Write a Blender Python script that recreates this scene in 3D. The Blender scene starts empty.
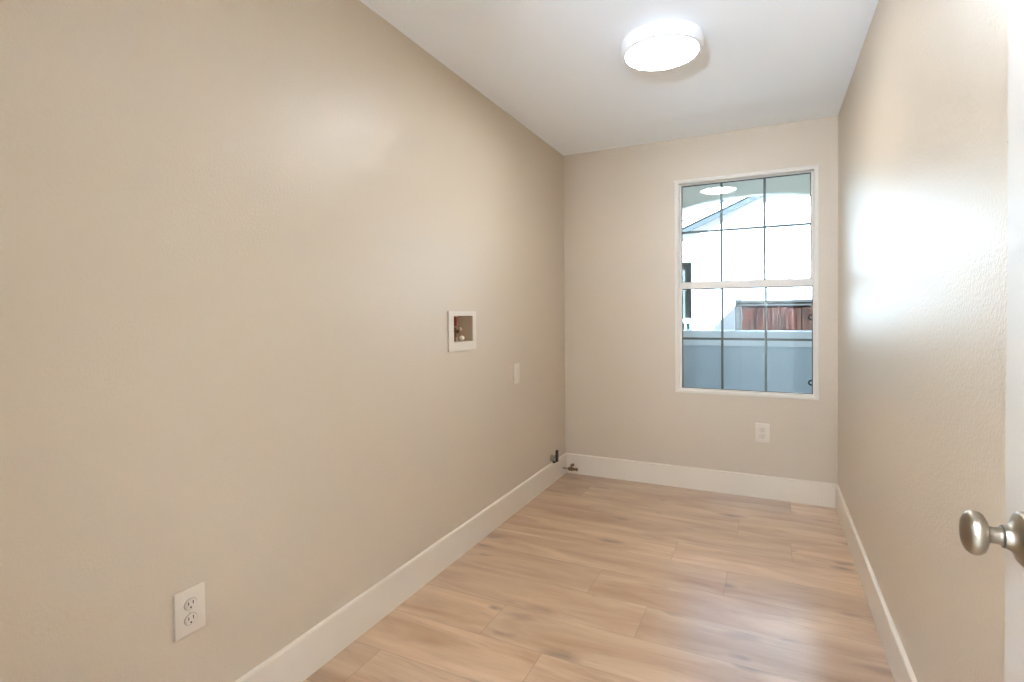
import bpy, bmesh, math
from mathutils import Vector, Matrix
from math import pi, sin, cos

scene = bpy.context.scene
COL = scene.collection

# ------------------------------------------------------------------ camera
W, D, H = 1.804, 3.841, 2.44          # room width, camera-to-far-wall depth, ceiling height
cam_data = bpy.data.cameras.new('camera')
cam = bpy.data.objects.new('camera', cam_data)
COL.objects.link(cam)
Rv = Vector((0.89817861, 0.43955322, -0.00825568))
Uv = Vector((0.00083805, 0.01706678, 0.999854))
Fv = Vector((-0.43962994, 0.89805439, -0.01496065))
M = Matrix((Rv, Uv, -Fv)).transposed().to_4x4()
M.translation = Vector((1.417, 0.0, 1.2247))
cam.matrix_world = M
cam_data.sensor_width = 36.0
cam_data.sensor_fit = 'HORIZONTAL'
cam_data.lens = 527.23 / 1024 * 36.0
cam_data.shift_x = (512 - 510.72) / 1024
cam_data.shift_y = -(341 - 322.26) / 1024
cam_data.clip_start = 0.02
cam_data.clip_end = 300
scene.camera = cam

# ------------------------------------------------------------------ world, sun, exposure
LAMP_E = 36.0
UPLIGHT_E = 620.0
LAMP_C = (0.87, 0.93, 1.00)
UPLIGHT_C = (0.755, 0.93, 1.155)
SUN_E = 48.0
SKY_E = 0.26
world = bpy.data.worlds.new('world')
scene.world = world
world.use_nodes = True
wn = world.node_tree
wn.nodes.clear()
wo = wn.nodes.new('ShaderNodeOutputWorld')
wb = wn.nodes.new('ShaderNodeBackground')
sk = wn.nodes.new('ShaderNodeTexSky')
sk.sky_type = 'NISHITA'
sk.sun_disc = False
sk.sun_elevation = math.radians(40)
sk.sun_rotation = math.radians(130)
wb.inputs['Strength'].default_value = SKY_E
wn.links.new(sk.outputs[0], wb.inputs['Color'])
wn.links.new(wb.outputs[0], wo.inputs['Surface'])

sun_d = bpy.data.lights.new('sun', 'SUN')
sun_d.energy = SUN_E
sun_d.angle = math.radians(0.6)
sun_d.color = (0.68, 0.88, 1.12)
sun = bpy.data.objects.new('sun', sun_d)
COL.objects.link(sun)
sun.location = (6, -5, 9)
sun.rotation_euler = Vector((-1.0, 0.8, -1.07)).to_track_quat('-Z', 'Y').to_euler()

scene.view_settings.view_transform = 'Standard'
scene.view_settings.look = 'None'
scene.view_settings.gamma = 1.0
scene.view_settings.exposure = 0.98
scene.view_settings.use_curve_mapping = False
scene.cycles.max_bounces = 12
scene.cycles.diffuse_bounces = 6
scene.cycles.transparent_max_bounces = 16
scene.cycles.sample_clamp_indirect = 20.0
scene.cycles.use_denoising = True

# ------------------------------------------------------------------ materials
MATS = {}


def mat(name, color, rough=0.5, metal=0.0, spec=0.5, bump=None, emit=None, emit_strength=0.0, vary=None, coat=0.0):
    """bump = (noise scale, strength, distance);  vary = (noise scale, amount)"""
    if name in MATS:
        return MATS[name]
    m = bpy.data.materials.new(name)
    m.use_nodes = True
    nt = m.node_tree
    b = nt.nodes['Principled BSDF']
    b.inputs['Base Color'].default_value = (*color, 1)
    b.inputs['Roughness'].default_value = rough
    b.inputs['Metallic'].default_value = metal
    b.inputs['Specular IOR Level'].default_value = spec
    if coat:
        b.inputs['Coat Weight'].default_value = coat
        b.inputs['Coat Roughness'].default_value = 0.15
    if emit:
        b.inputs['Emission Color'].default_value = (*emit, 1)
        b.inputs['Emission Strength'].default_value = emit_strength
    if bump or vary:
        tc = nt.nodes.new('ShaderNodeTexCoord')
    if vary:
        n2 = nt.nodes.new('ShaderNodeTexNoise')
        n2.inputs['Scale'].default_value = vary[0]
        n2.inputs['Detail'].default_value = 4
        nt.links.new(tc.outputs['Object'], n2.inputs['Vector'])
        mr = nt.nodes.new('ShaderNodeMapRange')
        mr.inputs['To Min'].default_value = 1 - vary[1]
        mr.inputs['To Max'].default_value = 1 + vary[1]
        nt.links.new(n2.outputs['Fac'], mr.inputs['Value'])
        mx = nt.nodes.new('ShaderNodeMix')
        mx.data_type = 'RGBA'
        mx.blend_type = 'MULTIPLY'
        mx.inputs['Factor'].default_value = 1
        mx.inputs['A'].default_value = (*color, 1)
        nt.links.new(mr.outputs[0], mx.inputs['B'])
        nt.links.new(mx.outputs['Result'], b.inputs['Base Color'])
    if bump:
        n = nt.nodes.new('ShaderNodeTexNoise')
        n.inputs['Scale'].default_value = bump[0]
        n.inputs['Detail'].default_value = 3
        n.inputs['Roughness'].default_value = 0.5
        nt.links.new(tc.outputs['Object'], n.inputs['Vector'])
        bp = nt.nodes.new('ShaderNodeBump')
        bp.inputs['Strength'].default_value = bump[1]
        bp.inputs['Distance'].default_value = bump[2]
        nt.links.new(n.outputs['Fac'], bp.inputs['Height'])
        nt.links.new(bp.outputs['Normal'], b.inputs['Normal'])
    MATS[name] = m
    return m


WALL = mat('beige_semigloss_paint', (0.585, 0.481, 0.360), 0.34, spec=0.45, bump=(130, 0.5, 0.0027))
CEIL = mat('white_ceiling_paint', (0.94, 0.965, 0.985), 0.6, bump=(110, 0.2, 0.001))
TRIM = mat('white_trim_paint', (0.72, 0.625, 0.505), 0.32)
DOORM = mat('white_door_paint', (0.56, 0.50, 0.43), 0.38, bump=(160, 0.12, 0.0008))
VINYL = mat('white_window_vinyl', (0.68, 0.61, 0.52), 0.42)
PLASTIC = mat('white_device_plastic', (0.68, 0.59, 0.48), 0.45)
BOXTAN = mat('tan_box_plastic', (0.52, 0.38, 0.24), 0.5)
DARK = mat('dark_slot', (0.03, 0.028, 0.025), 0.6)
BLACK = mat('black_gasket', (0.03, 0.035, 0.03), 0.5)
MUNT = mat('muntin_bronze_grey', (0.14, 0.145, 0.135), 0.45)
NICKEL = mat('satin_nickel', (0.33, 0.275, 0.21), 0.35, metal=1.0)
STEEL = mat('galvanized_metal', (0.40, 0.37, 0.32), 0.4, metal=1.0)
BRONZE = mat('aged_bronze', (0.20, 0.12, 0.06), 0.4, metal=0.8)
BRASS = mat('brass', (0.72, 0.52, 0.30), 0.3, metal=1.0)
COPPER = mat('copper', (0.55, 0.20, 0.10), 0.35, metal=0.9)
REDH = mat('red_handle_paint', (0.35, 0.05, 0.03), 0.4)
CREAM = mat('cream_handle_plastic', (0.82, 0.74, 0.60), 0.4)
LAMPBODY = mat('lamp_white_body', (0.82, 0.82, 0.82), 0.45)
DIFFUSER = mat('lamp_diffuser', (0.9, 0.9, 0.9), 0.4, emit=LAMP_C, emit_strength=LAMP_E)
HALLP = mat('pale_bounce_paint', (0.84, 0.84, 0.84), 0.5)  # unseen passage made pale to bounce more light into the room
UPLIGHT_GLOW = mat('added_uplight_glow', (0.9, 0.9, 0.9), 0.4, emit=UPLIGHT_C, emit_strength=UPLIGHT_E)  # glow of the added uplight
STUCCO = mat('white_stucco', (0.80, 0.79, 0.76), 0.9, bump=(60, 0.5, 0.004))
PATIO = mat('stucco_skylight_tint', (0.52, 0.61, 0.70), 0.85, bump=(70, 0.4, 0.003))  # blue of skylit shade put into the stucco colour
ARCHM = mat('grey_green_stucco', (0.84, 0.86, 0.83), 0.85, bump=(70, 0.4, 0.003))
CAPM = mat('cap_skylight_tint', (0.74, 0.80, 0.88), 0.7)  # same skylight blue put into the cap colour
ROOFT = mat('pale_concrete_tile', (0.62, 0.60, 0.57), 0.85, vary=(9, 0.12))
SOIL = mat('gravel_ground', (0.20, 0.185, 0.165), 0.95, vary=(6, 0.25))
NGLASS = mat('neighbor_dark_glass', (0.07, 0.073, 0.064), 0.7, spec=0.0)
NFRAME = mat('neighbor_grey_frame', (0.11, 0.115, 0.105), 0.8, spec=0.0)
NGREEN = mat('neighbor_green_glass', (0.03, 0.07, 0.055), 0.6, spec=0.2)
PATIOFLOOR = mat('concrete_slab', (0.62, 0.61, 0.59), 0.9, vary=(5, 0.1))


def glass_material():
    m = bpy.data.materials.new('window_glass')
    m.use_nodes = True
    nt = m.node_tree
    nt.nodes.clear()
    out = nt.nodes.new('ShaderNodeOutputMaterial')
    tr = nt.nodes.new('ShaderNodeBsdfTransparent')
    tr.inputs['Color'].default_value = (0.93, 0.96, 0.955, 1)
    gl = nt.nodes.new('ShaderNodeBsdfGlossy')
    gl.inputs['Roughness'].default_value = 0.0
    gl.inputs['Color'].default_value = (0.95, 1.0, 0.98, 1)
    fr = nt.nodes.new('ShaderNodeFresnel')
    fr.inputs['IOR'].default_value = 1.5
    mx = nt.nodes.new('ShaderNodeMixShader')
    hf_ = nt.nodes.new('ShaderNodeMath')      # both faces of the pane reflect; each takes half
    hf_.operation = 'MULTIPLY'
    hf_.inputs[1].default_value = 0.5
    nt.links.new(fr.outputs[0], hf_.inputs[0])
    nt.links.new(hf_.outputs[0], mx.inputs['Fac'])
    nt.links.new(tr.outputs[0], mx.inputs[1])
    nt.links.new(gl.outputs[0], mx.inputs[2])
    nt.links.new(mx.outputs[0], out.inputs['Surface'])
    return m


GLASS = glass_material()


class NB:
    """small node builder"""
    def __init__(self, nt):
        self.nt = nt

    def n(self, t, **kw):
        x = self.nt.nodes.new(t)
        for k, v in kw.items():
            setattr(x, k, v)
        return x

    def l(self, a, b):
        self.nt.links.new(a, b)

    def math(self, op, a, b=None, c=None):
        x = self.n('ShaderNodeMath', operation=op)
        for i, v in enumerate((a, b, c)):
            if v is None:
                continue
            if isinstance(v, (int, float)):
                x.inputs[i].default_value = v
            else:
                self.l(v, x.inputs[i])
        return x.outputs[0]

    def vec(self, x, y, z):
        c = self.n('ShaderNodeCombineXYZ')
        for i, v in enumerate((x, y, z)):
            if isinstance(v, (int, float)):
                c.inputs[i].default_value = v
            else:
                self.l(v, c.inputs[i])
        return c.outputs[0]

    def mix(self, fac, a, b, blend='MIX'):
        m = self.n('ShaderNodeMix', data_type='RGBA', blend_type=blend)
        for key, v in (('Factor', fac), ('A', a), ('B', b)):
            if isinstance(v, (int, float)):
                m.inputs[key].default_value = v
            elif isinstance(v, tuple):
                m.inputs[key].default_value = (*v, 1)
            else:
                self.l(v, m.inputs[key])
        return m.outputs['Result']

    def maprange(self, v, a, b, c, d, smooth=False):
        m = self.n('ShaderNodeMapRange')
        if smooth:
            m.interpolation_type = 'SMOOTHSTEP'
        self.l(v, m.inputs['Value'])
        for k, x in zip(('From Min', 'From Max', 'To Min', 'To Max'), (a, b, c, d)):
            m.inputs[k].default_value = x
        return m.outputs[0]


def floor_material():
    m = bpy.data.materials.new('light_oak_planks')
    m.use_nodes = True
    nb = NB(m.node_tree)
    bs = m.node_tree.nodes['Principled BSDF']
    tc = nb.n('ShaderNodeTexCoord')
    sp = nb.n('ShaderNodeSeparateXYZ')
    nb.l(tc.outputs['Object'], sp.inputs[0])
    X, Y = sp.outputs[0], sp.outputs[1]
    PW, PL = 0.2335, 1.52
    ry = nb.math('DIVIDE', nb.math('SUBTRACT', Y, 0.1055), PW)
    row = nb.math('FLOOR', ry)
    fy = nb.math('FRACT', ry)
    # stagger of the butt joints from row to row
    odd = nb.math('SUBTRACT', row, nb.math('MULTIPLY', nb.math('FLOOR', nb.math('MULTIPLY', row, 0.5)), 2.0))
    stag = nb.math('ADD', nb.math('MULTIPLY', row, -0.14), nb.math('MULTIPLY', odd, 0.40))
    rx = nb.math('DIVIDE', nb.math('ADD', nb.math('ADD', X, stag), 1.68), PL)
    col = nb.math('FLOOR', rx)
    fx = nb.math('FRACT', rx)
    wid = nb.n('ShaderNodeTexWhiteNoise', noise_dimensions='3D')
    nb.l(nb.vec(row, col, 3.1), wid.inputs['Vector'])
    pid = wid.outputs['Value']
    # distance to seams (metres)
    dy = nb.math('MULTIPLY', nb.math('MINIMUM', fy, nb.math('SUBTRACT', 1.0, fy)), PW)
    dx = nb.math('MULTIPLY', nb.math('MINIMUM', fx, nb.math('SUBTRACT', 1.0, fx)), PL)
    dist = nb.math('MINIMUM', dy, dx)
    seam = nb.maprange(dist, 0.0007, 0.0024, 1.0, 0.0, True)
    off = nb.math('MULTIPLY', pid, 37.0)
    # broad streaks along the plank
    n1 = nb.n('ShaderNodeTexNoise')
    n1.inputs['Scale'].default_value = 1.0
    n1.inputs['Detail'].default_value = 5
    n1.inputs['Roughness'].default_value = 0.55
    n1.inputs['Distortion'].default_value = 0.6
    nb.l(nb.vec(nb.math('ADD', nb.math('MULTIPLY', X, 1.6), off), nb.math('MULTIPLY', Y, 8.0), off), n1.inputs['Vector'])
    # fine grain
    n2 = nb.n('ShaderNodeTexNoise')
    n2.inputs['Scale'].default_value = 1.0
    n2.inputs['Detail'].default_value = 4
    nb.l(nb.vec(nb.math('ADD', nb.math('MULTIPLY', X, 5.0), off), nb.math('MULTIPLY', Y, 95.0), off), n2.inputs['Vector'])
    base = nb.mix(nb.maprange(n1.outputs['Fac'], 0.30, 0.66, 0.0, 1.0), (0.385, 0.22, 0.115), (0.63, 0.425, 0.27))
    tone = nb.maprange(pid, 0.0, 1.0, 0.88, 1.10)
    base = nb.mix(1.0, base, nb.vec(tone, tone, tone), 'MULTIPLY')
    g2 = nb.maprange(n2.outputs['Fac'], 0.3, 0.7, 0.96, 1.03)
    base = nb.mix(1.0, base, nb.vec(g2, g2, g2), 'MULTIPLY')
    # knots : sparse, stretched, smoky
    nw = nb.n('ShaderNodeTexNoise')
    nw.inputs['Scale'].default_value = 9.0
    nb.l(tc.outputs['Object'], nw.inputs['Vector'])
    wob = nb.math('MULTIPLY', nb.math('SUBTRACT', nw.outputs['Fac'], 0.5), 0.55)
    vo = nb.n('ShaderNodeTexVoronoi')
    vo.inputs['Scale'].default_value = 1.0
    nb.l(nb.vec(nb.math('ADD', nb.math('MULTIPLY', X, 4.6), nb.math('ADD', off, wob)), nb.math('ADD', nb.math('MULTIPLY', Y, 12.5), wob), off), vo.inputs['Vector'])
    sc = nb.n('ShaderNodeSeparateColor')
    nb.l(vo.outputs['Color'], sc.inputs[0])
    has = nb.math('GREATER_THAN', sc.outputs[0], 0.66)
    size = nb.maprange(sc.outputs[1], 0, 1, 0.18, 0.46)
    k1 = nb.math('SUBTRACT', 1.0, nb.math('MINIMUM', nb.math('DIVIDE', vo.outputs['Distance'], size), 1.0))
    knot = nb.math('MULTIPLY', nb.math('POWER', k1, 1.1), has)
    base = nb.mix(nb.math('MULTIPLY', knot, 0.95), base, (0.19, 0.125, 0.085))
    # thin dark figure lines
    wv = nb.n('ShaderNodeTexNoise')
    wv.inputs['Scale'].default_value = 1.0
    wv.inputs['Detail'].default_value = 2
    nb.l(nb.vec(nb.math('ADD', nb.math('MULTIPLY', X, 1.1), off), nb.math('MULTIPLY', Y, 20.0), nb.math('ADD', off, 5.0)), wv.inputs['Vector'])
    ln = nb.maprange(nb.math('ABSOLUTE', nb.math('SUBTRACT', wv.outputs['Fac'], 0.44)), 0.0, 0.020, 0.34, 0.0)
    base = nb.mix(ln, base, (0.30, 0.18, 0.11))
    base = nb.mix(nb.math('MULTIPLY', seam, 0.42), base, (0.16, 0.10, 0.065))
    nb.l(base, bs.inputs['Base Color'])
    bs.inputs['Roughness'].default_value = 0.28
    bs.inputs['Specular IOR Level'].default_value = 1.0
    bs.inputs['Coat Weight'].default_value = 0.8
    bs.inputs['Coat Roughness'].default_value = 0.26
    bp = nb.n('ShaderNodeBump')
    bp.inputs['Strength'].default_value = 0.25
    bp.inputs['Distance'].default_value = 0.001
    hgt = nb.math('SUBTRACT', nb.math('MULTIPLY', n2.outputs['Fac'], 0.35), seam)
    nb.l(hgt, bp.inputs['Height'])
    nb.l(bp.outputs['Normal'], bs.inputs['Normal'])
    return m


def fence_material():
    m = bpy.data.materials.new('weathered_red_fence_boards')
    m.use_nodes = True
    nb = NB(m.node_tree)
    bs = m.node_tree.nodes['Principled BSDF']
    tc = nb.n('ShaderNodeTexCoord')
    sp = nb.n('ShaderNodeSeparateXYZ')
    nb.l(tc.outputs['Object'], sp.inputs[0])
    b = nb.math('FLOOR', nb.math('DIVIDE', nb.math('ADD', sp.outputs[0], sp.outputs[1]), 0.105))
    w = nb.n('ShaderNodeTexWhiteNoise', noise_dimensions='1D')
    nb.l(b, w.inputs['W'])
    n = nb.n('ShaderNodeTexNoise')
    n.inputs['Scale'].default_value = 1.0
    n.inputs['Detail'].default_value = 5
    nb.l(nb.vec(nb.math('MULTIPLY', sp.outputs[0], 22.0), nb.math('MULTIPLY', sp.outputs[1], 22.0), nb.math('ADD', nb.math('MULTIPLY', sp.outputs[2], 3.0), nb.math('MULTIPLY', w.outputs['Value'], 9.0))), n.inputs['Vector'])
    c = nb.mix(nb.maprange(n.outputs['Fac'], 0.38, 0.62, 0, 1), (0.010, 0.0045, 0.0035), (0.042, 0.0145, 0.009))
    c = nb.mix(nb.maprange(w.outputs['Value'], 0.55, 1.0, 0.0, 0.75), c, (0.028, 0.022, 0.018))
    nb.l(c, bs.inputs['Base Color'])
    bs.inputs['Roughness'].default_value = 0.85
    bs.inputs['Specular IOR Level'].default_value = 0.0
    return m


FLOORM = floor_material()
FENCEM = fence_material()
FENCECAP = mat('weathered_grey_wood', (0.034, 0.032, 0.029), 0.9, spec=0.0, vary=(14, 0.3))


# ------------------------------------------------------------------ mesh helpers
class MB:
    def __init__(self):
        self.bm = bmesh.new()

    def _merge(self, other):
        tmp = bpy.data.meshes.new('tmp')
        other.to_mesh(tmp)
        other.free()
        self.bm.from_mesh(tmp)
        bpy.data.meshes.remove(tmp)

    def box(self, x0, x1, y0, y1, z0, z1, bevel=0.0, seg=2):
        b = bmesh.new()
        bmesh.ops.create_cube(b, size=1)
        for v in b.verts:
            v.co = Vector(((x0 + x1) / 2 + v.co.x * (x1 - x0), (y0 + y1) / 2 + v.co.y * (y1 - y0), (z0 + z1) / 2 + v.co.z * (z1 - z0)))
        if bevel:
            bmesh.ops.bevel(b, geom=b.edges[:] + b.verts[:], offset=bevel, segments=seg, profile=0.5, affect='EDGES')
        self._merge(b)
        return self

    def lathe(self, prof, origin=(0, 0, 0), axis='Z', seg=48, scale=(1, 1)):
        """prof: list of (radius, along). Closed where the radius is 0."""
        b = bmesh.new()
        rings = []
        for r, a in prof:
            if r < 1e-6:
                rings.append([b.verts.new(self._pt(0, 0, a, origin, axis))])
            else:
                rings.append([b.verts.new(self._pt(r * cos(2 * pi * i / seg) * scale[0], r * sin(2 * pi * i / seg) * scale[1], a, origin, axis)) for i in range(seg)])
        for p, q in zip(rings, rings[1:]):
            for i in range(seg):
                j = (i + 1) % seg
                if len(p) == 1 and len(q) == 1:
                    continue
                if len(p) == 1:
                    b.faces.new((p[0], q[j], q[i]))
                elif len(q) == 1:
                    b.faces.new((p[i], p[j], q[0]))
                else:
                    b.faces.new((p[i], p[j], q[j], q[i]))
        bmesh.ops.recalc_face_normals(b, faces=b.faces[:])
        self._merge(b)
        return self

    @staticmethod
    def _pt(u, v, a, o, axis):
        if axis == 'Z':
            p = (u, v, a)
        elif axis == 'X':
            p = (a, u, v)
        else:
            p = (u, a, v)
        return Vector((p[0] + o[0], p[1] + o[1], p[2] + o[2]))

    def cyl(self, r, a0, a1, origin=(0, 0, 0), axis='Z', seg=32, bevel=0.0):
        if bevel:
            pr = [(0, a0), (r - bevel, a0), (r - bevel * .3, a0 + bevel * .3), (r, a0 + bevel), (r, a1 - bevel), (r - bevel * .3, a1 - bevel * .3), (r - bevel, a1), (0, a1)]
        else:
            pr = [(0, a0), (r, a0), (r, a1), (0, a1)]
        return self.lathe(pr, origin, axis, seg)

    def tube(self, pts, r, seg=12):
        """round bar along a polyline"""
        b = bmesh.new()
        pts = [Vector(p) for p in pts]
        rings = []
        for i, p in enumerate(pts):
            d = (pts[min(i + 1, len(pts) - 1)] - pts[max(i - 1, 0)]).normalized()
            up = Vector((0, 0, 1)) if abs(d.z) < 0.9 else Vector((0, 1, 0))
            s = d.cross(up).normalized()
            t = s.cross(d).normalized()
            rings.append([b.verts.new(p + r * (cos(2 * pi * k / seg) * s + sin(2 * pi * k / seg) * t)) for k in range(seg)])
        for p, q in zip(rings, rings[1:]):
            for k in range(seg):
                b.faces.new((p[k], p[(k + 1) % seg], q[(k + 1) % seg], q[k]))
        b.faces.new(rings[0])
        b.faces.new(rings[-1])
        bmesh.ops.recalc_face_normals(b, faces=b.faces[:])
        self._merge(b)
        return self

    def prism(self, poly, axis, a0, a1):
        """extrude a 2-D outline along an axis: axis 'Y' takes (x, z), 'X' takes (y, z)"""
        b = bmesh.new()

        def mk(u, v, a):
            return b.verts.new((u, a, v) if axis == 'Y' else ((a, u, v) if axis == 'X' else (u, v, a)))
        p = [mk(u, v, a0) for u, v in poly]
        q = [mk(u, v, a1) for u, v in poly]
        n = len(poly)
        b.faces.new(p)
        b.faces.new(q)
        for i in range(n):
            b.faces.new((p[i], p[(i + 1) % n], q[(i + 1) % n], q[i]))
        bmesh.ops.recalc_face_normals(b, faces=b.faces[:])
        self._merge(b)
        return self

    def build(self, name, material, parent=None, smooth=None, loc=None):
        me = bpy.data.meshes.new(name)
        bmesh.ops.remove_doubles(self.bm, verts=self.bm.verts[:], dist=1e-6)
        self.bm.to_mesh(me)
        self.bm.free()
        me.materials.append(material)
        o = bpy.data.objects.new(name, me)
        COL.objects.link(o)
        if smooth:
            for p in me.polygons:
                p.use_smooth = True
            me.set_sharp_from_angle(angle=math.radians(smooth))
        if parent:
            o.parent = parent
        if loc:
            o.location = loc
        return o


def tag(o, label=None, cat=None, group=None, kind=None):
    if label:
        o['label'] = label
    if cat:
        o['category'] = cat
    if group:
        o['group'] = group
    if kind:
        o['kind'] = kind
    return o


def empty(name, loc, rot=(0, 0, 0)):
    o = bpy.data.objects.new(name, None)
    o.empty_display_size = 0.05
    COL.objects.link(o)
    o.location = loc
    o.rotation_euler = rot
    return o


def copy_tree(o, parent=None):
    c = o.copy()
    COL.objects.link(c)
    if parent:
        c.parent = parent
    for ch in list(o.children):
        copy_tree(ch, c)
    return c


def struct(o, label=None, cat=None):
    return tag(o, label, cat, kind='structure')


# ------------------------------------------------------------------ room shell
NY = 0.15                    # room face of the near wall
NT = 0.115                   # near wall thickness
DX0, DX1 = 0.935, 1.70       # doorway opening
DH = 2.05
# window opening in the far wall
OX0, OX1, OZ0, OZ1 = 0.838, 1.688, 0.680, 2.134
FT = 0.15                    # far wall thickness

struct(MB().box(-0.9, 2.7, NY - NT, D + FT, -0.06, 0).build('floor', FLOORM), 'light oak plank floor running across the narrow room', 'floor')
struct(MB().box(-0.9, 2.7, -1.6, NY - NT, H, H + 0.06).build('ceiling_hall', HALLP), 'ceiling of the passage behind the doorway', 'ceiling')
struct(MB().box(-0.9, 2.7, NY - NT, D + FT, H, H + 0.06).build('ceiling', CEIL), 'plain white ceiling over the narrow room', 'ceiling')
struct(MB().box(-0.1, 0, NY - NT, D, 0, H).build('wall_left', WALL), 'long beige semi-gloss wall on the left', 'wall')
struct(MB().box(W, W + 0.1, NY - NT, D, 0, H).build('wall_right', WALL), 'beige semi-gloss wall on the right with window glare', 'wall')
far = MB()
far.box(-0.9, OX0, D, D + FT, 0, H).box(OX1, 2.7, D, D + FT, 0, H)
far.box(OX0, OX1, D, D + FT, 0, OZ0).box(OX0, OX1, D, D + FT, OZ1, H)
struct(far.build('wall_far', WALL), 'beige end wall holding the window', 'wall')
near = MB()
near.box(0, DX0, NY - NT, NY, 0, H).box(DX1, W, NY - NT, NY, 0, H).box(DX0, DX1, NY - NT, NY, DH, H)
struct(near.build('wall_near', WALL), 'beige wall around the doorway behind the viewer', 'wall')
# passage behind the doorway
struct(MB().box(-0.9, 2.7, -1.6, NY - NT, -0.06, 0).build('floor_hall', HALLP), 'passage floor made pale to bounce light through the doorway', 'floor')
struct(MB().box(-0.9, 2.7, -1.7, -1.6, 0, H).build('wall_hall_back', HALLP), 'pale passage wall opposite the doorway', 'wall')
struct(MB().box(-1.0, -0.9, -1.7, NY, 0, H).build('wall_hall_left', HALLP), 'pale passage wall to the left of the doorway', 'wall')
struct(MB().box(2.7, 2.8, -1.7, NY, 0, H).build('wall_hall_right', HALLP), 'pale passage wall to the right of the doorway', 'wall')
hf = MB()
hf.box(-0.9, -0.1, NY - NT, NY, 0, H).box(W + 0.1, 2.7, NY - NT, NY, 0, H)
struct(hf.build('wall_hall_front', HALLP), 'pale passage wall on both sides of the small room', 'wall')

# baseboards : eased top edge
BH, BT = 0.148, 0.0142


def base_profile(s=1):
    return [(0, 0), (s * BT, 0), (s * BT, BH - 0.006), (s * (BT - 0.002), BH - 0.0015), (s * (BT - 0.006), BH), (0, BH)]


struct(MB().prism([(x, z) for x, z in base_profile()], 'Y', NY, D).build('baseboard_left', TRIM), 'tall white baseboard along the left wall', 'baseboard')
struct(MB().prism([(W + x, z) for x, z in base_profile(-1)], 'Y', NY, D).build('baseboard_right', TRIM), 'tall white baseboard along the right wall', 'baseboard')
struct(MB().prism([(D + x, z) for x, z in base_profile(-1)], 'X', BT, W - BT).build('baseboard_far', TRIM), 'tall white baseboard under the window', 'baseboard')

# door jamb lining
jb = MB()
jb.box(DX0, DX0 + 0.018, NY - NT - 0.004, NY + 0.004, 0, DH).box(DX0, DX1, NY - NT - 0.004, NY + 0.004, DH - 0.018, DH)
struct(jb.build('trim_1', TRIM), 'white jamb lining the doorway behind the viewer', 'trim')

# ------------------------------------------------------------------ window
win = empty('window_1', ((OX0 + OX1) / 2, D, OZ0))
struct(win, 'white double hung window with dark grids over the blue-tinted patio wall', 'window')


def wbuild(mb, name, m, parent=None, smooth=None):
    """children of the window are modelled in world coordinates"""
    o = mb.build(name, m, parent or win, smooth)
    if parent is None:
        o.matrix_parent_inverse = Matrix.Translation(-Vector(win.location))
    return o


def ring(mb, x0, x1, z0, z1, ix0, ix1, iz0, iz1, y0, y1, bevel=0.0):
    mb.box(x0, ix0, y0, y1, z0, z1, bevel).box(ix1, x1, y0, y1, z0, z1, bevel)
    mb.box(ix0, ix1, y0, y1, z0, iz0, bevel).box(ix0, ix1, y0, y1, iz1, z1, bevel)


fr = MB()
ring(fr, OX0 - 0.013, OX1 + 0.012, OZ0 - 0.012, OZ1 + 0.011, OX0 + 0.004, OX1 - 0.004, OZ0 + 0.004, OZ1 - 0.004, D - 0.007, D + 0.001, 0.002)
ring(fr, OX0, OX1, OZ0, OZ1, OX0 + 0.012, OX1 - 0.012, OZ0 + 0.009, OZ1 - 0.008, D - 0.002, D + 0.11)
wbuild(fr, 'window_frame', VINYL)
ln = MB().box(OX0 - 0.020, OX1 + 0.018, D - 0.011, D - 0.001, OZ1 + 0.007, OZ1 + 0.016, 0.002)
wbuild(ln, 'head_trim', VINYL)

MIDZ0, MIDZ1 = 1.392, 1.440      # meeting rail seen from the room
# lower sash (room side)
LY0, LY1 = D + 0.014, D + 0.046
lg = (0.870, 1.669, 0.699, 1.392)
ls = MB()
ring(ls, OX0 + 0.012, OX1 - 0.012, OZ0 + 0.009, MIDZ1 - 0.003, lg[0], lg[1], lg[2], lg[3], LY0, LY1, 0.002)
lower = wbuild(ls, 'lower_sash', VINYL)
# upper sash (outside)
UY0, UY1 = D + 0.046, D + 0.078
ug = (0.864, 1.661, 1.440, 2.118)
us = MB()
ring(us, OX0 + 0.012, OX1 - 0.012, MIDZ0 + 0.006, OZ1 - 0.008, ug[0], ug[1], ug[2], ug[3] + 0.001, UY0, UY1, 0.002)
upper = wbuild(us, 'upper_sash', VINYL)


def sub(mb, name, m, parent, smooth=None):
    return mb.build(name, m, parent, smooth)


for parent, g, gy, mx, mz in ((lower, lg, D + 0.030, (1.131, 1.400), 1.045), (upper, ug, D + 0.062, (1.125, 1.393), 1.793)):
    p = MB().box(g[0] - 0.004, g[1] + 0.004, gy - 0.002, gy + 0.002, g[2] - 0.004, g[3] + 0.004)
    sub(p, 'glass_pane', GLASS, parent)
    gk = MB()
    e = 0.005
    ring(gk, g[0], g[1], g[2], g[3], g[0] + e, g[1] - e, g[2] + e * .7, g[3] - e * 1.3, gy - 0.010, gy - 0.0022)
    sub(gk, 'gasket', BLACK, parent)
    hw = 0.0078
    for x in mx:
        sub(MB().box(x - hw, x + hw, gy + 0.003, gy + 0.011, g[2], g[3], 0.0015), 'vertical_muntin', MUNT, parent)
    sub(MB().box(g[0], g[1], gy + 0.004, gy + 0.010, mz - hw, mz + hw, 0.0015), 'horizontal_muntin', MUNT, parent)
# two small open loops on the right stile of the lower sash
for z in (0.772, 1.190):
    pts = [(1.669 - 0.003 - 0.020 * sin(t * pi / 8), D + 0.022, z + 0.015 * cos(t * pi / 8)) for t in range(9)]
    lp = sub(MB().tube(pts, 0.0055, 8), 'pull_loop', BLACK, lower, 40)
    lp['label'] = 'small black loop on the right stile'

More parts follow.
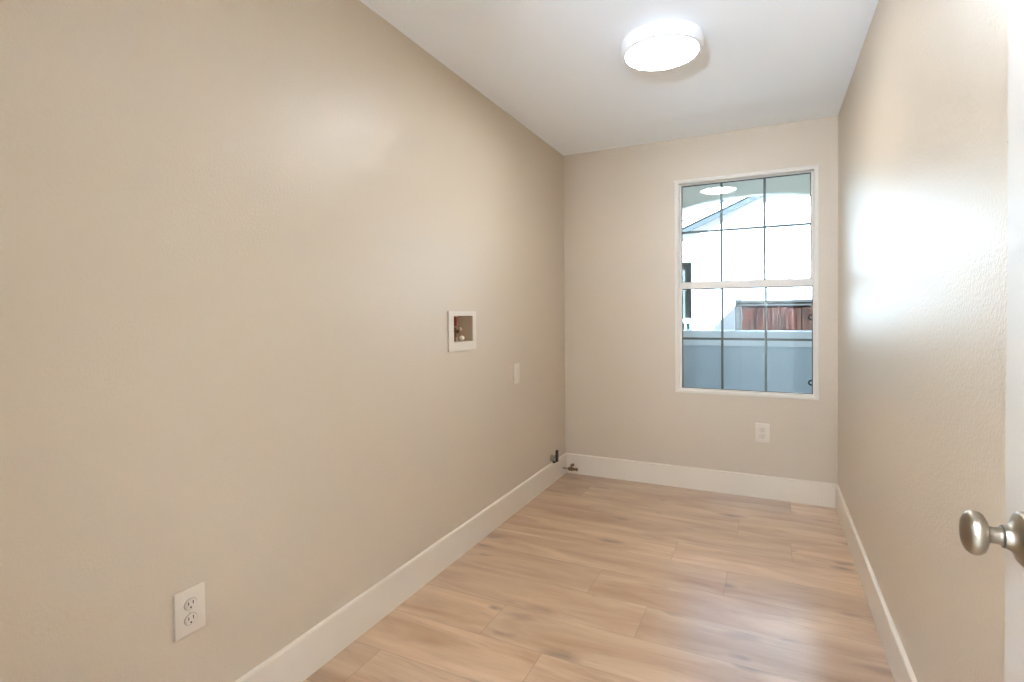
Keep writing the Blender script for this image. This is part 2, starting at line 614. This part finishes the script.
# ------------------------------------------------------------------ ceiling light
def make_ceiling_light(loc, dm=None):
    r = empty('ceiling_light', loc)
    body = [(0, 0), (0.172, 0), (0.1765, -0.003), (0.1775, -0.010), (0.1775, -0.030), (0.176, -0.044), (0.1715, -0.0545), (0.165, -0.0585), (0.159, -0.0595), (0.157, -0.0575), (0.157, -0.050), (0, -0.050)]
    MB().lathe(body, axis='Z', seg=96).build('housing', LAMPBODY, r, 35)
    dif = [(0, -0.046), (0.1565, -0.046), (0.1565, -0.0585), (0.150, -0.0612), (0.12, -0.0635), (0.06, -0.065), (0, -0.0653)]
    MB().lathe(dif, axis='Z', seg=96).build('diffuser', dm or DIFFUSER, r, 60)
    return r


LX, LYc = 0.988, 2.432
lamp = make_ceiling_light((LX, LYc, H))
tag(lamp, 'round white flush ceiling light glowing on the ceiling of the room', 'ceiling light')
# added unseen uplight in the passage, put in to brighten the room
fl = empty('added_uplight', (1.05, -0.45, 0))
tag(fl, 'added unseen uplight in the passage, brightening the room', 'added light')
MB().lathe([(0, 0), (0.135, 0), (0.14, 0.006), (0.135, 0.016), (0.03, 0.028), (0, 0.028)], seg=48).build('base', NICKEL, fl, 40)
MB().cyl(0.012, 0.02, 1.62, (0, 0, 0), 'Z', 20).build('pole', NICKEL, fl, 40)
MB().lathe([(0.014, 1.60), (0.05, 1.61), (0.10, 1.65), (0.135, 1.70), (0.145, 1.745), (0.141, 1.745), (0.131, 1.703), (0.097, 1.655), (0.05, 1.617), (0.014, 1.606)], seg=64).build('uplight_shade', LAMPBODY, fl, 60)
MB().lathe([(0, 1.66), (0.08, 1.68), (0.12, 1.71), (0.122, 1.74), (0.112, 1.775), (0.09, 1.805), (0.05, 1.827), (0, 1.835)], seg=48).build('glowing_globe', UPLIGHT_GLOW, fl, 60)



# ------------------------------------------------------------------ outlets
def make_outlet(loc, rot, label):
    """local axes: x across, y out of the wall, z up"""
    r = empty('wall_outlet', loc, rot)
    tag(r, label, 'outlet', 'duplex wall outlets')
    p = MB()
    p.box(-0.0425, 0.0425, 0, 0.006, -0.0625, 0.0625, 0.003, 3)
    p.build('cover_plate', PLASTIC, r, 40)
    for s in (1, -1):
        zc = s * 0.0205
        pr = [(0, 0.0055), (0.0165, 0.0055), (0.0165, 0.0078), (0.0155, 0.0086), (0, 0.0086)]
        rc = MB().lathe(pr, (0, 0, zc), 'Y', 32, scale=(1.0, 0.86)).build('receptacle', PLASTIC, r, 40)
        rim = [(0.0166, 0.0058), (0.0180, 0.0058), (0.0180, 0.0064), (0.0166, 0.0064)]
        MB().lathe(rim, (0, 0, zc), 'Y', 32, scale=(1.0, 0.86)).build('seam', mat('grey_seam', (0.28, 0.26, 0.24), 0.6), rc)
        for sx, hgt in ((-0.0065, 0.0046), (0.0065, 0.0040)):
            MB().box(sx - 0.0012, sx + 0.0012, 0.0075, 0.0089, zc + 0.0035 - hgt, zc + 0.0035 + hgt).build('slot', DARK, rc)
        MB().cyl(0.0026, 0.0075, 0.0089, (0, 0, zc - 0.0085), 'Y', 16).build('ground_hole', DARK, rc)
    MB().cyl(0.0032, 0.005, 0.0072, (0, 0, 0), 'Y', 20, 0.0008).build('screw', PLASTIC, r, 40)
    return r


make_outlet((0, 0.890, 0.4255), (0, 0, -pi / 2), 'white duplex outlet low on the left wall near the viewer')
make_outlet((1.379, D, 0.4305), (0, 0, pi), 'white duplex outlet on the far wall below the window')

# ------------------------------------------------------------------ rocker plate on the left wall
sw = empty('wall_switch', (0, 2.963, 0.855), (0, 0, -pi / 2))
tag(sw, 'white blank-looking wall plate with a tall rocker on the left wall', 'switch')
MB().box(-0.041, 0.041, 0, 0.0065, -0.0625, 0.0625, 0.003, 3).build('cover_plate', PLASTIC, sw, 40)
MB().prism([(0.005, -0.0335), (0.0095, -0.0335), (0.0078, 0), (0.0102, 0.0335), (0.005, 0.0335)], 'X', -0.0165, 0.0165).build('rocker', PLASTIC, sw)

# ------------------------------------------------------------------ washer supply box, recessed in the left wall
BY0, BY1, BZ0, BZ1 = 2.236, 2.424, 1.086, 1.219     # opening
bx = empty('washer_box', (0, 2.325, 1.14))
tag(bx, 'recessed white washing machine supply box with tap inside on left wall', 'outlet box')


def bbuild(mb, name, m, parent=None, smooth=None):
    o = mb.build(name, m, parent or bx, smooth)
    if parent is None:
        o.matrix_parent_inverse = Matrix.Translation(-Vector(bx.location))
    return o


f = MB()
for (y0, y1, z0, z1) in ((2.189, BY0, 1.042, 1.243), (BY1, 2.459, 1.042, 1.243), (BY0, BY1, 1.042, BZ0), (BY0, BY1, BZ1, 1.243)):
    f.box(0.0, 0.007, y0, y1, z0, z1)
bbuild(f, 'face_frame', PLASTIC)
dep = 0.088
i = MB()
i.box(-dep - 0.003, -dep, BY0 - 0.003, BY1 + 0.003, BZ0 - 0.003, BZ1 + 0.003)
i.box(-dep, 0.001, BY0 - 0.003, BY0, BZ0 - 0.003, BZ1 + 0.003).box(-dep, 0.001, BY1, BY1 + 0.003, BZ0 - 0.003, BZ1 + 0.003)
i.box(-dep, 0.001, BY0, BY1, BZ0 - 0.003, BZ0).box(-dep, 0.001, BY0, BY1, BZ1, BZ1 + 0.003)
bbuild(i, 'recess', BOXTAN)
tp = MB()
tp.cyl(0.008, BZ0, 1.150, (-0.050, 2.330, 0), 'Z', 24).cyl(0.0125, 1.108, 1.128, (-0.050, 2.330, 0), 'Z', 6).cyl(0.011, 1.148, 1.160, (-0.050, 2.330, 0), 'Z', 20, 0.002)
tp.cyl(0.0085, -0.050, -0.018, (0, 2.330, 1.138), 'X', 24)
tap = bbuild(tp, 'tap_body', BRONZE, None, 40)
bbuild(MB().cyl(0.0065, 1.160, BZ1, (-0.050, 2.330, 0), 'Z', 20), 'copper_pipe', COPPER, None, 40)
bbuild(MB().box(-0.060, -0.034, 2.324, 2.338, 1.166, 1.214, 0.003), 'red_lever', REDH)
bbuild(MB().cyl(0.010, -0.030, -0.018, (0, 2.345, 1.150), 'X', 20, 0.002), 'brass_nut', BRASS, None, 40)
bbuild(MB().lathe([(0, -0.030), (0.009, -0.029), (0.0125, -0.022), (0.0125, -0.014), (0.009, -0.008), (0, -0.007)], (-0.0, 2.352, 1.104), 'X', 24), 'cream_knob', CREAM, None, 60)

# the wall must open behind the box
cut = bpy.data.objects['wall_left']
bm = bmesh.new()
for (y0, y1, z0, z1) in ((NY - NT, BY0 - 0.003, 0, H), (BY1 + 0.003, D, 0, H), (BY0 - 0.003, BY1 + 0.003, 0, BZ0 - 0.003), (BY0 - 0.003, BY1 + 0.003, BZ1 + 0.003, H)):
    r = bmesh.ops.create_cube(bm, size=1)
    for v in r['verts']:
        v.co = Vector((-0.05 + v.co.x * 0.1, (y0 + y1) / 2 + v.co.y * (y1 - y0), (z0 + z1) / 2 + v.co.z * (z1 - z0)))
bm.to_mesh(cut.data)
bm.free()

# ------------------------------------------------------------------ gas valve above the left baseboard
gv = empty('gas_valve', (0, 3.545, 0.182))
tag(gv, 'grey metal gas valve with dark upright lever just above the left baseboard', 'valve')
MB().cyl(0.026, 0, 0.006, (0, 0, 0), 'X', 32, 0.002).build('escutcheon', STEEL, gv, 40)
MB().lathe([(0, 0.004), (0.013, 0.004), (0.013, 0.016), (0.020, 0.018), (0.022, 0.022), (0.022, 0.030), (0.017, 0.034), (0.012, 0.038), (0, 0.038)], (0, 0, 0), 'X', 24).build('valve_body', STEEL, gv, 40)
MB().cyl(0.012, -0.034, -0.012, (0.022, 0, 0), 'Z', 20, 0.002).build('outlet_cap', BLACK, gv, 40)
MB().box(0.036, 0.053, -0.013, 0.013, -0.024, 0.062, 0.006, 3).build('lever', mat('dark_lever', (0.05, 0.04, 0.03), 0.4, metal=0.5), gv)

# ------------------------------------------------------------------ bronze stop valve in the far left corner
sv = empty('shutoff_valve', (BT, 3.745, 0.058))
tag(sv, 'small bronze pipe valve sticking out of the baseboard in the far left corner', 'valve')
MB().cyl(0.0065, 0.0, 0.050, (0, 0, 0), 'X', 20).build('pipe_stub', STEEL, sv, 40)
MB().lathe([(0, 0.044), (0.011, 0.044), (0.0145, 0.050), (0.0145, 0.080), (0.011, 0.086), (0.009, 0.088), (0.009, 0.104), (0.0115, 0.105), (0.0115, 0.116), (0, 0.117)], (0, 0, 0), 'X', 24).build('valve_body', BRONZE, sv, 40)
hd = MB().cyl(0.006, 0.010, 0.026, (0.068, 0, 0), 'Z', 16)
hd.box(0.060, 0.090, -0.004, 0.004, 0.024, 0.034, 0.002)
hd.cyl(0.009, 0.026, 0.042, (0.080, 0, 0), 'Z', 16, 0.002)
hd.build('handle', BRONZE, sv, 40)

# ------------------------------------------------------------------ open door along the right wall
DY0, DY1 = NY + 0.003, NY + 0.765
DXF, DXB = 1.700, 1.735
door = empty('door_1', (DXB, DY0, 0))
struct(door, 'white door standing open along the right wall with an oval nickel knob', 'door')


def dbuild(mb, name, m, parent=None, smooth=None):
    o = mb.build(name, m, parent or door, smooth)
    if parent is None:
        o.matrix_parent_inverse = Matrix.Translation(-Vector(door.location))
    return o


sl = MB()
ys = (DY0, DY0 + 0.115, DY0 + 0.32, DY0 + 0.442, DY1 - 0.115, DY1)
zs = (0.010, 0.23, 0.80, 0.98, 1.62, 1.73, 1.93, 2.035)
sl.box(DXF, DXB, ys[0], ys[1], zs[0], zs[-1]).box(DXF, DXB, ys[4], ys[5], zs[0], zs[-1])
sl.box(DXF, DXB, ys[2], ys[3], zs[0], zs[-1])
for a, b in ((0, 1), (2, 3), (4, 5), (6, 7)):
    sl.box(DXF, DXB, ys[1], ys[2], zs[a], zs[b]).box(DXF, DXB, ys[3], ys[4], zs[a], zs[b])
dbuild(sl, 'door_frame', DOORM)
for a, b in ((1, 2), (3, 4), (5, 6)):
    for c, d in ((1, 2), (3, 4)):
        p = MB().box(DXF + 0.009, DXB - 0.009, ys[c] - 0.004, ys[d] + 0.004, zs[a] - 0.004, zs[b] + 0.004)
        p.box(DXF + 0.002, DXB - 0.002, ys[c] + 0.03, ys[d] - 0.03, zs[a] + 0.03, zs[b] - 0.03, 0.006)
        dbuild(p, 'door_panel', DOORM)
KY, KZ = 0.852, 0.944


def knob(sgn, x):
    rose = [(0, 0), (0.0325, 0), (0.0330, 0.002), (0.0325, 0.005), (0.0295, 0.008), (0.0225, 0.0105), (0.0175, 0.0135), (0.0150, 0.018), (0.0140, 0.0225), (0, 0.0225)]
    neck = [(0.0128, 0.0225), (0.0105, 0.0245), (0.0098, 0.031), (0.0105, 0.037), (0.0125, 0.040), (0, 0.040)]
    # flattened egg-shaped grip
    grip = [(0, 0.0372), (0.010, 0.0374), (0.0185, 0.0386), (0.0240, 0.0415), (0.0270, 0.0460), (0.0277, 0.0500), (0.0266, 0.0545), (0.0232, 0.0587), (0.0170, 0.0617), (0.0085, 0.0632), (0, 0.0636)]
    T = lambda pr: [(r, sgn * a) for r, a in pr]
    k = dbuild(MB().lathe(T(grip), (x, KY, KZ), 'X', 64, scale=(0.86, 1.0)), 'door_knob', NICKEL, None, 60)
    k['label'] = 'oval satin nickel door knob'
    for nm, pr in (('knob_rose', rose), ('knob_neck', neck)):
        o = MB().lathe(T(pr), (x, KY, KZ), 'X', 64).build(nm, NICKEL, k, 40)
        if nm == 'knob_neck':
            g = MB().lathe(T([(0.0132, 0.0215), (0.0136, 0.0222), (0.0132, 0.0232), (0.010, 0.0232)]), (x, KY, KZ), 'X', 48).build('neck_ring', BLACK, k, 40)


knob(-1, DXF)
for z in (0.25, 1.02, 1.80):
    dbuild(MB().cyl(0.007, z - 0.045, z + 0.045, (DXB + 0.004, DY0 - 0.002, 0), 'Z', 16).box(DXB - 0.03, DXB, DY0 - 0.003, DY0, z - 0.045, z + 0.045), 'hinge', NICKEL, None, 40)
dbuild(MB().box(DXF + 0.006, DXB - 0.006, DY1 - 0.001, DY1 + 0.0015, KZ - 0.028, KZ + 0.028).box(DXF + 0.012, DXB - 0.012, DY1, DY1 + 0.010, KZ - 0.010, KZ + 0.010), 'latch_plate', NICKEL)

dbuild(MB().cyl(0.0028, -0.001, 0.004, (DXF + 0.0035, DY1, 1.447), 'Y', 12).box(DXF + 0.001, DXF + 0.005, DY1, DY1 + 0.003, 1.441, 1.452), 'edge_pin', DARK)

# ------------------------------------------------------------------ outside : covered patio with an arched opening
PY = 5.0                       # inner face of the patio wall
struct(MB().box(-1.6, 2.8, D + FT, PY + 0.25, -0.20, -0.06).build('floor_patio', PATIOFLOOR), 'concrete patio slab outside the window', 'floor')
pw = struct(MB().box(-1.6, 2.7, PY, PY + 0.20, -0.06, 0.93).build('wall_patio', PATIO), 'low stucco patio wall tinted with blue skylight outside the window', 'wall')
MB().box(-1.6, 2.7, PY - 0.022, PY + 0.222, 0.93, 1.064, 0.006).build('wall_cap', CAPM, pw)
# arched beam over the opening
R_, ax, az = 2.4, 1.27, 2.238
arc = []
for k in range(41):
    x = ax - 1.25 + 2.5 * k / 40
    arc.append((x, az - (R_ - math.sqrt(R_ * R_ - (x - ax) ** 2))))
poly = [(-1.6, 2.46), (-1.6, -0.06), (arc[0][0], -0.06)] + arc + [(arc[-1][0], -0.06), (2.7, -0.06), (2.7, 2.46)]
ab = MB()
ab.box(-1.6, arc[0][0], PY + 0.001, PY + 0.09, 1.064, 2.46).box(arc[-1][0], 2.7, PY + 0.001, PY + 0.09, 1.064, 2.46)
for (p, q) in zip(arc, arc[1:]):
    ab.prism([p, q, (q[0], 2.46), (p[0], 2.46)], 'Y', PY + 0.001, PY + 0.09)
struct(ab.build('wall_arch', ARCHM), 'grey green stucco arch above the patio opening', 'wall')
struct(MB().box(2.7, 2.8, D + FT, PY + 0.2, -0.06, 2.46).build('wall_sun_block', ARCHM), 'added unseen end wall keeping sun out of the patio', 'wall')  # unseen wall added to block sun from the open end
struct(MB().box(-1.1, 2.8, D + FT, PY + 0.2, 2.44, 2.50).build('ceiling_patio', ARCHM), 'grey stucco ceiling of the covered patio', 'ceiling')
struct(MB().box(-1.1, 2.9, -1.8, PY + 0.35, 2.50, 2.66).build('roof', ROOFT), 'flat roof over the room and patio', 'roof')
struct(MB().box(-40, 40, PY + 0.25, 60, -0.30, -0.20).build('ground', SOIL), 'gravel ground between the houses', 'ground')

# ------------------------------------------------------------------ neighbouring house
NYW = 9.0
nh = empty('neighbor_house', (2.2, NYW, -0.20))
tag(nh, 'sunlit white stucco house with a low tiled gable beyond the patio wall', 'house')


def nbuild(mb, name, m, parent=None, smooth=None):
    o = mb.build(name, m, parent or nh, smooth)
    if parent is None:
        o.matrix_parent_inverse = Matrix.Translation(-Vector(nh.location))
    return o


SL = 0.421
APX = 2.35


def zr(x):          # underside of the rake
    return 2.591 + SL * ((x if x <= APX else 2 * APX - x) - 0.165)


XL, XR = -0.9, 5.6
wx0, wx1, wz0, wz1 = -0.62, 0.290, 0.62, 2.055       # window opening
g = MB()
zl = zr(XL) - 0.02
g.prism([(XL, -0.2), (wx0, -0.2), (wx0, zr(wx0)), (XL, zr(XL))], 'Y', NYW, NYW + 0.25)
g.prism([(wx0, wz1), (wx1, wz1), (wx1, zr(wx1)), (wx0, zr(wx0))], 'Y', NYW, NYW + 0.25)
g.prism([(wx0, -0.2), (wx1, -0.2), (wx1, wz0), (wx0, wz0)], 'Y', NYW, NYW + 0.25)
g.prism([(wx1, -0.2), (XR, -0.2), (XR, zr(XR)), (APX, zr(APX)), (wx1, zr(wx1))], 'Y', NYW, NYW + 0.25)
g.box(XL, XL + 0.2, NYW, NYW + 6, -0.2, zr(XL)).box(XR - 0.2, XR, NYW, NYW + 6, -0.2, zr(XR))
nbuild(g, 'wall', STUCCO)
NF = NYW - 0.15
th = 0.105
rf = MB()
rf.prism([(XL - 0.4, zr(XL - 0.4)), (APX, zr(APX)), (APX, zr(APX) + th), (XL - 0.4, zr(XL - 0.4) + th)], 'Y', NF + 0.025, NYW + 6.2)
rf.prism([(APX, zr(APX)), (XR + 0.4, zr(XR + 0.4)), (XR + 0.4, zr(XR + 0.4) + th), (APX, zr(APX) + th)], 'Y', NF + 0.025, NYW + 6.2)
roof = nbuild(rf, 'roof', ROOFT)
fs = MB()
fs.prism([(XL - 0.4, zr(XL - 0.4)), (APX, zr(APX)), (APX, zr(APX) + th), (XL - 0.4, zr(XL - 0.4) + th)], 'Y', NF, NF + 0.025)
fs.prism([(APX, zr(APX)), (XR + 0.4, zr(XR + 0.4)), (XR + 0.4, zr(XR + 0.4) + th), (APX, zr(APX) + th)], 'Y', NF, NF + 0.025)
nbuild(fs, 'fascia', STUCCO)
RAKE_SHADE = mat('rake_shade_grey', (0.055, 0.06, 0.06), 0.8, spec=0.0)  # dark grey standing in for shade along the rake
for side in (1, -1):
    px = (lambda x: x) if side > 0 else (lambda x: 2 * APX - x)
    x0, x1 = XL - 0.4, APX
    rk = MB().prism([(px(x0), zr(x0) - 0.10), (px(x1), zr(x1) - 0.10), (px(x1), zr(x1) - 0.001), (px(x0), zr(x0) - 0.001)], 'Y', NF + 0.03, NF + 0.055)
    nbuild(rk, 'rake_shade_strip', RAKE_SHADE)  # strip shaped as the overhang's shadow band on the wall
    dl = MB().prism([(px(x0), zr(x0) + th - 0.004), (px(x1), zr(x1) + th - 0.004), (px(x1), zr(x1) + th + 0.014), (px(x0), zr(x0) + th + 0.014)], 'Y', NF - 0.02, NF + 0.02)
    nbuild(dl, 'drip_edge', RAKE_SHADE)
# barrel tiles : one row along the rake, then the field
u = Vector((1, 0, SL)).normalized()
for side in (1, -1):
    L = (APX - XL + 0.4) / u.x
    n = int(L / 0.27)
    rt = MB()
    for k in range(n):
        for row in range(7):
            yb = NF + 0.07 + row * 0.24
            s0, s1 = k * 0.27, (k + 1) * 0.27 + 0.05
            x0, x1 = XL - 0.4 + s0 * u.x, XL - 0.4 + s1 * u.x
            z0, z1 = zr(XL - 0.4) + th + s0 * u.z + 0.020, zr(XL - 0.4) + th + s1 * u.z + 0.002
            if side < 0:
                x0, x1 = 2 * APX - x0, 2 * APX - x1
            rt.tube([(x0, yb, z0), (x1, yb, z1)], 0.085, 10)
    nbuild(rt, 'roof_tiles', ROOFT, roof, 40)
# window of the neighbouring house
nw = MB()
ring(nw, wx0, wx1, wz0, wz1, wx0 + 0.04, wx1 - 0.012, wz0 + 0.05, wz1 - 0.03, NYW + 0.06, NYW + 0.12)
nwin = nbuild(nw, 'house_window', NFRAME)
nbuild(MB().box(wx0 + 0.04, wx1 - 0.012, NYW + 0.09, NYW + 0.10, wz0 + 0.05, wz1 - 0.03), 'window_glass', NGLASS, nwin)
rl = MB().box(wx0 + 0.04, wx1 - 0.012, NYW + 0.03, NYW + 0.088, 1.06, 1.135)
for k in range(5):
    xx = wx1 - 0.012 - 0.015 - k * 0.075
    rl.box(xx - 0.012, xx + 0.012, NYW + 0.04, NYW + 0.088, 0.70, 1.06)
nbuild(rl, 'window_rail', STUCCO, nwin)
nbuild(MB().box(wx0 + 0.04, wx1 - 0.012, NYW + 0.086, NYW + 0.0895, 0.70, 1.06), 'lower_pane', NGREEN, nwin)

# ------------------------------------------------------------------ wooden fence by the neighbour's wall
FX, FY, FZ = 1.005, 8.0, 1.355
fe = empty('wooden_fence', (FX, FY, -0.20))
tag(fe, 'red-brown wooden board fence with grey top rail beyond the patio wall', 'fence')


def fbuild(mb, name, m, parent=None, smooth=None):
    o = mb.build(name, m, parent or fe, smooth)
    if parent is None:
        o.matrix_parent_inverse = Matrix.Translation(-Vector(fe.location))
    return o


import random
random.seed(5)
bd = MB()
x = FX + 0.05
while x < 4.0:
    w = 0.085 + 0.03 * random.random()
    dy = 0.012 * random.random()
    bd.box(x, x + w, FY + dy, FY + dy + 0.02, -0.2, FZ - 0.02 * random.random(), 0.002, 1)
    x += w - 0.004
fbuild(bd, 'board_panel', FENCEM)
bs_ = MB()
y = FY + 0.08
while y < NYW - 0.1:
    bs_.box(FX + 0.03, FX + 0.05, y, y + 0.105, -0.2, FZ - 0.01, 0.002, 1)
    y += 0.111
fbuild(bs_, 'board_panel', FENCEM)
fbuild(MB().box(FX, 4.0, FY - 0.035, FY + 0.055, FZ, FZ + 0.035, 0.003).box(FX, 4.0, FY - 0.018, FY, FZ - 0.045, FZ, 0.003), 'top_rail', FENCECAP)
fbuild(MB().box(FX - 0.01, FX + 0.07, FY + 0.055, NYW - 0.02, FZ, FZ + 0.035, 0.003), 'top_rail', FENCECAP)
fbuild(MB().box(FX - 0.01, FX + 0.075, FY - 0.012, FY + 0.075, -0.2, FZ + 0.036, 0.005).box(FX - 0.02, FX + 0.085, FY - 0.038, FY + 0.085, FZ + 0.034, FZ + 0.048, 0.004), 'fence_post', FENCECAP)
